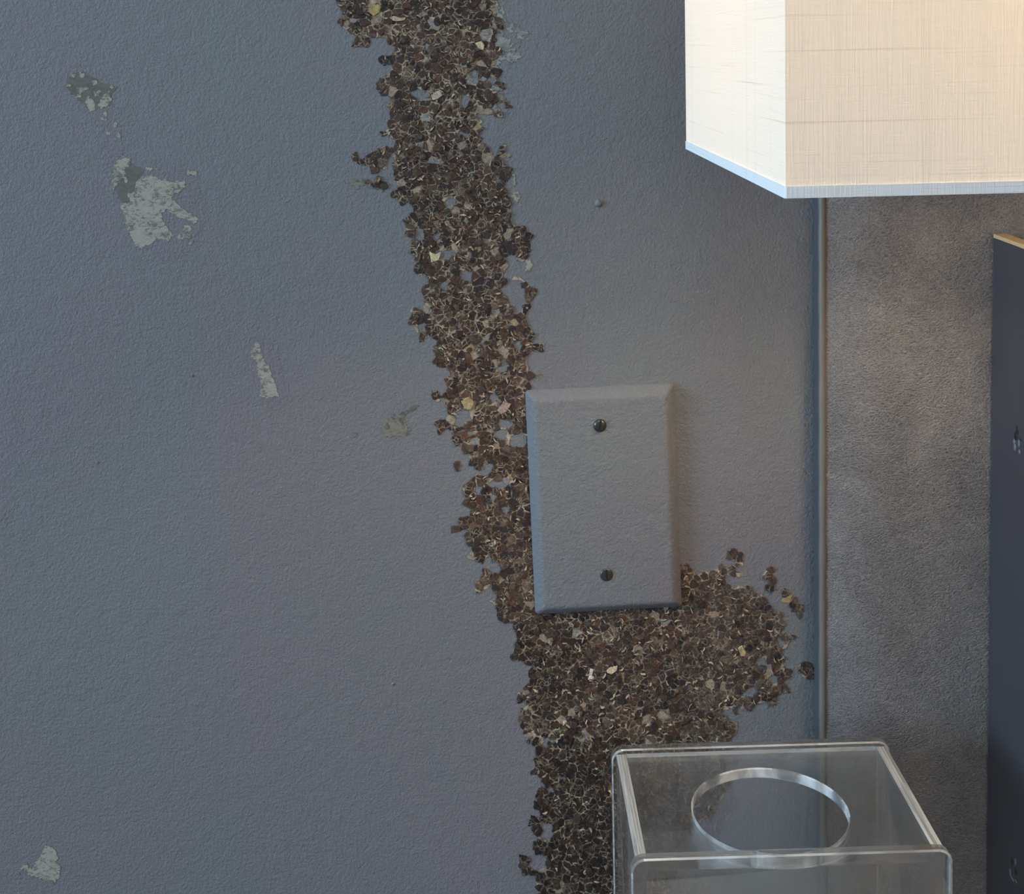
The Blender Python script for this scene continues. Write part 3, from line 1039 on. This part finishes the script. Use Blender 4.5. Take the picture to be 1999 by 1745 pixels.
for dark, pale in (([(1986, 840, 3.2, 9), (1983, 851, 3.4, 9), (1993, 858, 2.2, 3)], [(1980, 862, 2.6, 6), (1981, 873, 2.6, 8), (1989, 866, 2.2, 8), (1990, 882, 2, 5)]),
                   ([(1976, 1683, 2.8, 10), (1983, 1702, 2.4, 9)], [(1972, 1703, 2.0, 9), (1976, 1715, 4, 2.6), (1982, 1682, 1.8, 7), (1983, 1720, 3, 2.6)])):
    for nm, lab, els, mt_ in (('split', 'dark split in the board', dark, M_SLOT), ('chipped_edge', 'pale chipped edge of the split', pale, M_CHIPPED)):
        bm = bmesh.new()
        for (x, y, rx, ry) in els:
            p = on_board(x, y)
            bmesh.ops.create_icosphere(bm, subdivisions=2, radius=1.0, matrix=Matrix.Translation(p) @ Matrix.Diagonal((0.00035, rx * 0.00062, ry * 0.000255, 1)))
        o = obj(nm, bm, mt_, bd, 80)
        o['label'] = lab

# ------------------------------------------------------------------ table lamp
SX0, SX1, SY0, SY1, SZ0, SZ1 = 0.0887, 0.4413, -0.3222, -0.12, 1.0932, 1.318
LC = (0.2650, -0.221)
lamp = empty('table_lamp', (LC[0], LC[1], TZ), 'lit table lamp with a rectangular ivory linen shade', 'lamp')
bm = bmesh.new()
nzs, nxs = 10, 14


def sheet(p0, p1):
    rows = []
    for i in range(nxs + 1):
        t = i / nxs
        rows.append([bm.verts.new((p0[0] + (p1[0] - p0[0]) * t, p0[1] + (p1[1] - p0[1]) * t, SZ0 + 0.0006 + (SZ1 - SZ0 - 0.0012) * j / nzs)) for j in range(nzs + 1)])
    for i in range(nxs):
        for j in range(nzs):
            bm.faces.new((rows[i][j], rows[i + 1][j], rows[i + 1][j + 1], rows[i][j + 1]))


e = 0.0004
cs = [(SX0 + e, SY0 + e), (SX1 - e, SY0 + e), (SX1 - e, SY1 - e), (SX0 + e, SY1 - e)]
for k in range(4):
    sheet(cs[k], cs[(k + 1) % 4])
bmesh.ops.remove_doubles(bm, verts=bm.verts[:], dist=1e-6)
sh = obj('lampshade', bm, M_SHADE, lamp)
HT, HH = 0.0016, 0.0036
for (z0, z1) in ((SZ0, SZ0 + HH), (SZ1 - HH, SZ1)):
    bm = bmesh.new()
    o_, i_ = rrect((SX1 - SX0) / 2, (SY1 - SY0) / 2, 0.0006, 2), rrect((SX1 - SX0) / 2 - HT, (SY1 - SY0) / 2 - HT, 0.0004, 2)
    cx, cy = (SX0 + SX1) / 2, (SY0 + SY1) / 2
    R4 = [[bm.verts.new((cx + x, cy + y, z)) for x, y in ring] for ring, z in ((o_, z0), (o_, z1), (i_, z1), (i_, z0))]
    n = len(o_)
    for a in range(4):
        for k in range(n):
            bm.faces.new((R4[a][k], R4[a][(k + 1) % n], R4[(a + 1) % 4][(k + 1) % n], R4[(a + 1) % 4][k]))
    h = obj('hem', bm, M_HEM, None)
    h.parent = sh
    h['label'] = 'pale turned hem'
bm = bmesh.new()
lathe(bm, [(0.055, 0.0), (0.055, 0.012), (0.045, 0.018), (0.012, 0.024), (0.008, 0.05), (0.008, 0.47), (0.012, 0.475), (0.012, 0.482)], (LC[0], LC[1], TZ), 'Z', 40)
obj('base', bm, M_BRASS, lamp, 40)
bm = bmesh.new()
lathe(bm, [(0.017, 0.482), (0.019, 0.50), (0.017, 0.528), (0.014, 0.53)], (LC[0], LC[1], TZ), 'Z', 24)
obj('socket', bm, M_BRASS, lamp, 40)
bm = bmesh.new()
lathe(bm, [(0.012, 0.53), (0.014, 0.54), (0.010, 0.542)], (LC[0], LC[1], TZ), 'Z', 24)
add_tube(bm, [(SX0 + 0.001, LC[1], SZ1 - 0.03), (SX1 - 0.001, LC[1], SZ1 - 0.03)], 0.0015, 8)
add_tube(bm, [(LC[0], SY0 + 0.001, SZ1 - 0.03), (LC[0], SY1 - 0.001, SZ1 - 0.03)], 0.0015, 8)
for s in (-1, 1):
    add_tube(bm, [(LC[0] + s * 0.016, LC[1], TZ + 0.50), (LC[0] + s * 0.045, LC[1], TZ + 0.57), (LC[0] + s * 0.035, LC[1], TZ + 0.64), (LC[0], LC[1], SZ1 - 0.03)], 0.0015, 8)
obj('shade_carrier', bm, M_BRASS, lamp, 40)

# ------------------------------------------------------------------ clear acrylic tissue box cover
BX0, BX1, BY0, BY1, BZ1 = 0.0564, 0.2026, -0.1503, -0.0500, 0.7742
TH, OV, G = 0.0055, 0.0022, 0.00012
cov = empty('tissue_box_cover', ((BX0 + BX1) / 2, (BY0 + BY1) / 2, TZ), 'empty clear acrylic tissue box cover with a round hole in its top', 'tissue box cover')


def end_panel(y0, y1):
    bm = bmesh.new()
    r = 0.0062
    out = [(BX0, TZ), (BX1, TZ)]
    for k in range(9):
        a = math.radians(90 * k / 8)
        out.append((BX1 - r + r * math.cos(a), BZ1 - r + r * math.sin(a)))
    for k in range(9):
        a = math.radians(90 + 90 * k / 8)
        out.append((BX0 + r + r * math.cos(a), BZ1 - r + r * math.sin(a)))
    b = 0.0007
    cx_, cz_ = (BX0 + BX1) / 2, (BZ1 + TZ) / 2
    sx_, sz_ = 1 - 2 * b / (BX1 - BX0), 1 - 2 * b / (BZ1 - TZ)
    small = [(cx_ + (x - cx_) * sx_, cz_ + (z - cz_) * sz_) for x, z in out]
    R = [[bm.verts.new((x, y, z)) for x, z in pl] for pl, y in ((small, y0), (out, y0 + b), (out, y1 - b), (small, y1))]
    n = len(out)
    for i in range(3):
        for k in range(n):
            bm.faces.new((R[i][k], R[i][(k + 1) % n], R[i + 1][(k + 1) % n], R[i + 1][k]))
    bm.faces.new(R[0])
    bm.faces.new(R[-1])
    return bm


def rim(y0, y1):
    return lambda p: (abs(p.center.y - y0) < 0.0006 or abs(p.center.y - y1) < 0.0006) and abs(p.normal.y) < 0.95


edge_faces(obj('front_panel', end_panel(BY0, BY0 + TH), M_ACRYLIC, cov, 25), rim(BY0, BY0 + TH), M_RIM_GLINT)
edge_faces(obj('back_panel', end_panel(BY1 - TH, BY1), M_ACRYLIC, cov, 25), rim(BY1 - TH, BY1), M_RIM_GLINT)
IY0, IY1 = BY0 + TH + G, BY1 - TH - G
ZT = BZ1 - OV
edge_faces(obj('side_panel', box_bm(BX0 + OV, BX0 + OV + TH, IY0, IY1, TZ, ZT, bevel=0.0005), M_ACRYLIC, cov, 25), lambda p: p.normal.z > 0.5)
edge_faces(obj('side_panel', box_bm(BX1 - OV - TH, BX1 - OV, IY0, IY1, TZ, ZT, bevel=0.0005), M_ACRYLIC, cov, 25), lambda p: p.normal.z > 0.5)
bm = bmesh.new()
tx0, tx1 = BX0 + OV + TH + G, BX1 - OV - TH - G
hc, hr, NS = (0.1277, -0.1103), 0.0370, 128
hx0, hx1, hy0, hy1 = tx0 - hc[0], tx1 - hc[0], IY0 - hc[1], IY1 - hc[1]
angs = sorted([2 * math.pi * k / NS for k in range(NS)] + [math.atan2(y, x) % (2 * math.pi) for x in (hx0, hx1) for y in (hy0, hy1)])


def on_rect(a):
    c, s = math.cos(a), math.sin(a)
    t = min([(hx1 if c > 0 else hx0) / c if abs(c) > 1e-9 else 9, (hy1 if s > 0 else hy0) / s if abs(s) > 1e-9 else 9])
    return c * t, s * t


def ring(fn, z):
    return [bm.verts.new((hc[0] + fn(a)[0], hc[1] + fn(a)[1], z)) for a in angs]


cb = 0.0006
circ = lambda r: (lambda a: (r * math.cos(a), r * math.sin(a)))
RR = [ring(on_rect, ZT), ring(circ(hr + cb), ZT), ring(circ(hr), ZT - cb), ring(circ(hr), ZT - TH + cb), ring(circ(hr + cb), ZT - TH), ring(on_rect, ZT - TH)]
n = len(angs)
for i in range(6):
    for k in range(n):
        a, b = RR[i], RR[(i + 1) % 6]
        bm.faces.new((a[k], a[(k + 1) % n], b[(k + 1) % n], b[k]))
edge_faces(obj('top_panel', bm, M_ACRYLIC, cov, 25), lambda p: abs(p.normal.y) > 0.9 and abs(p.center.y - hc[1]) > hr + 0.002, M_JOINT)
topo = [o for o in cov.children if o.name.startswith('top_panel')][0]
topo.data.materials.append(M_HOLE_GLINT)
for p in topo.data.polygons:
    if abs(math.hypot(p.center.x - hc[0], p.center.y - hc[1]) - hr) < 0.0007 and abs(p.normal.z) < 0.9:
        p.material_index = 2

scn.cycles.max_bounces = 16
scn.cycles.transmission_bounces = 14
scn.cycles.diffuse_bounces = 4
scn.cycles.glossy_bounces = 6
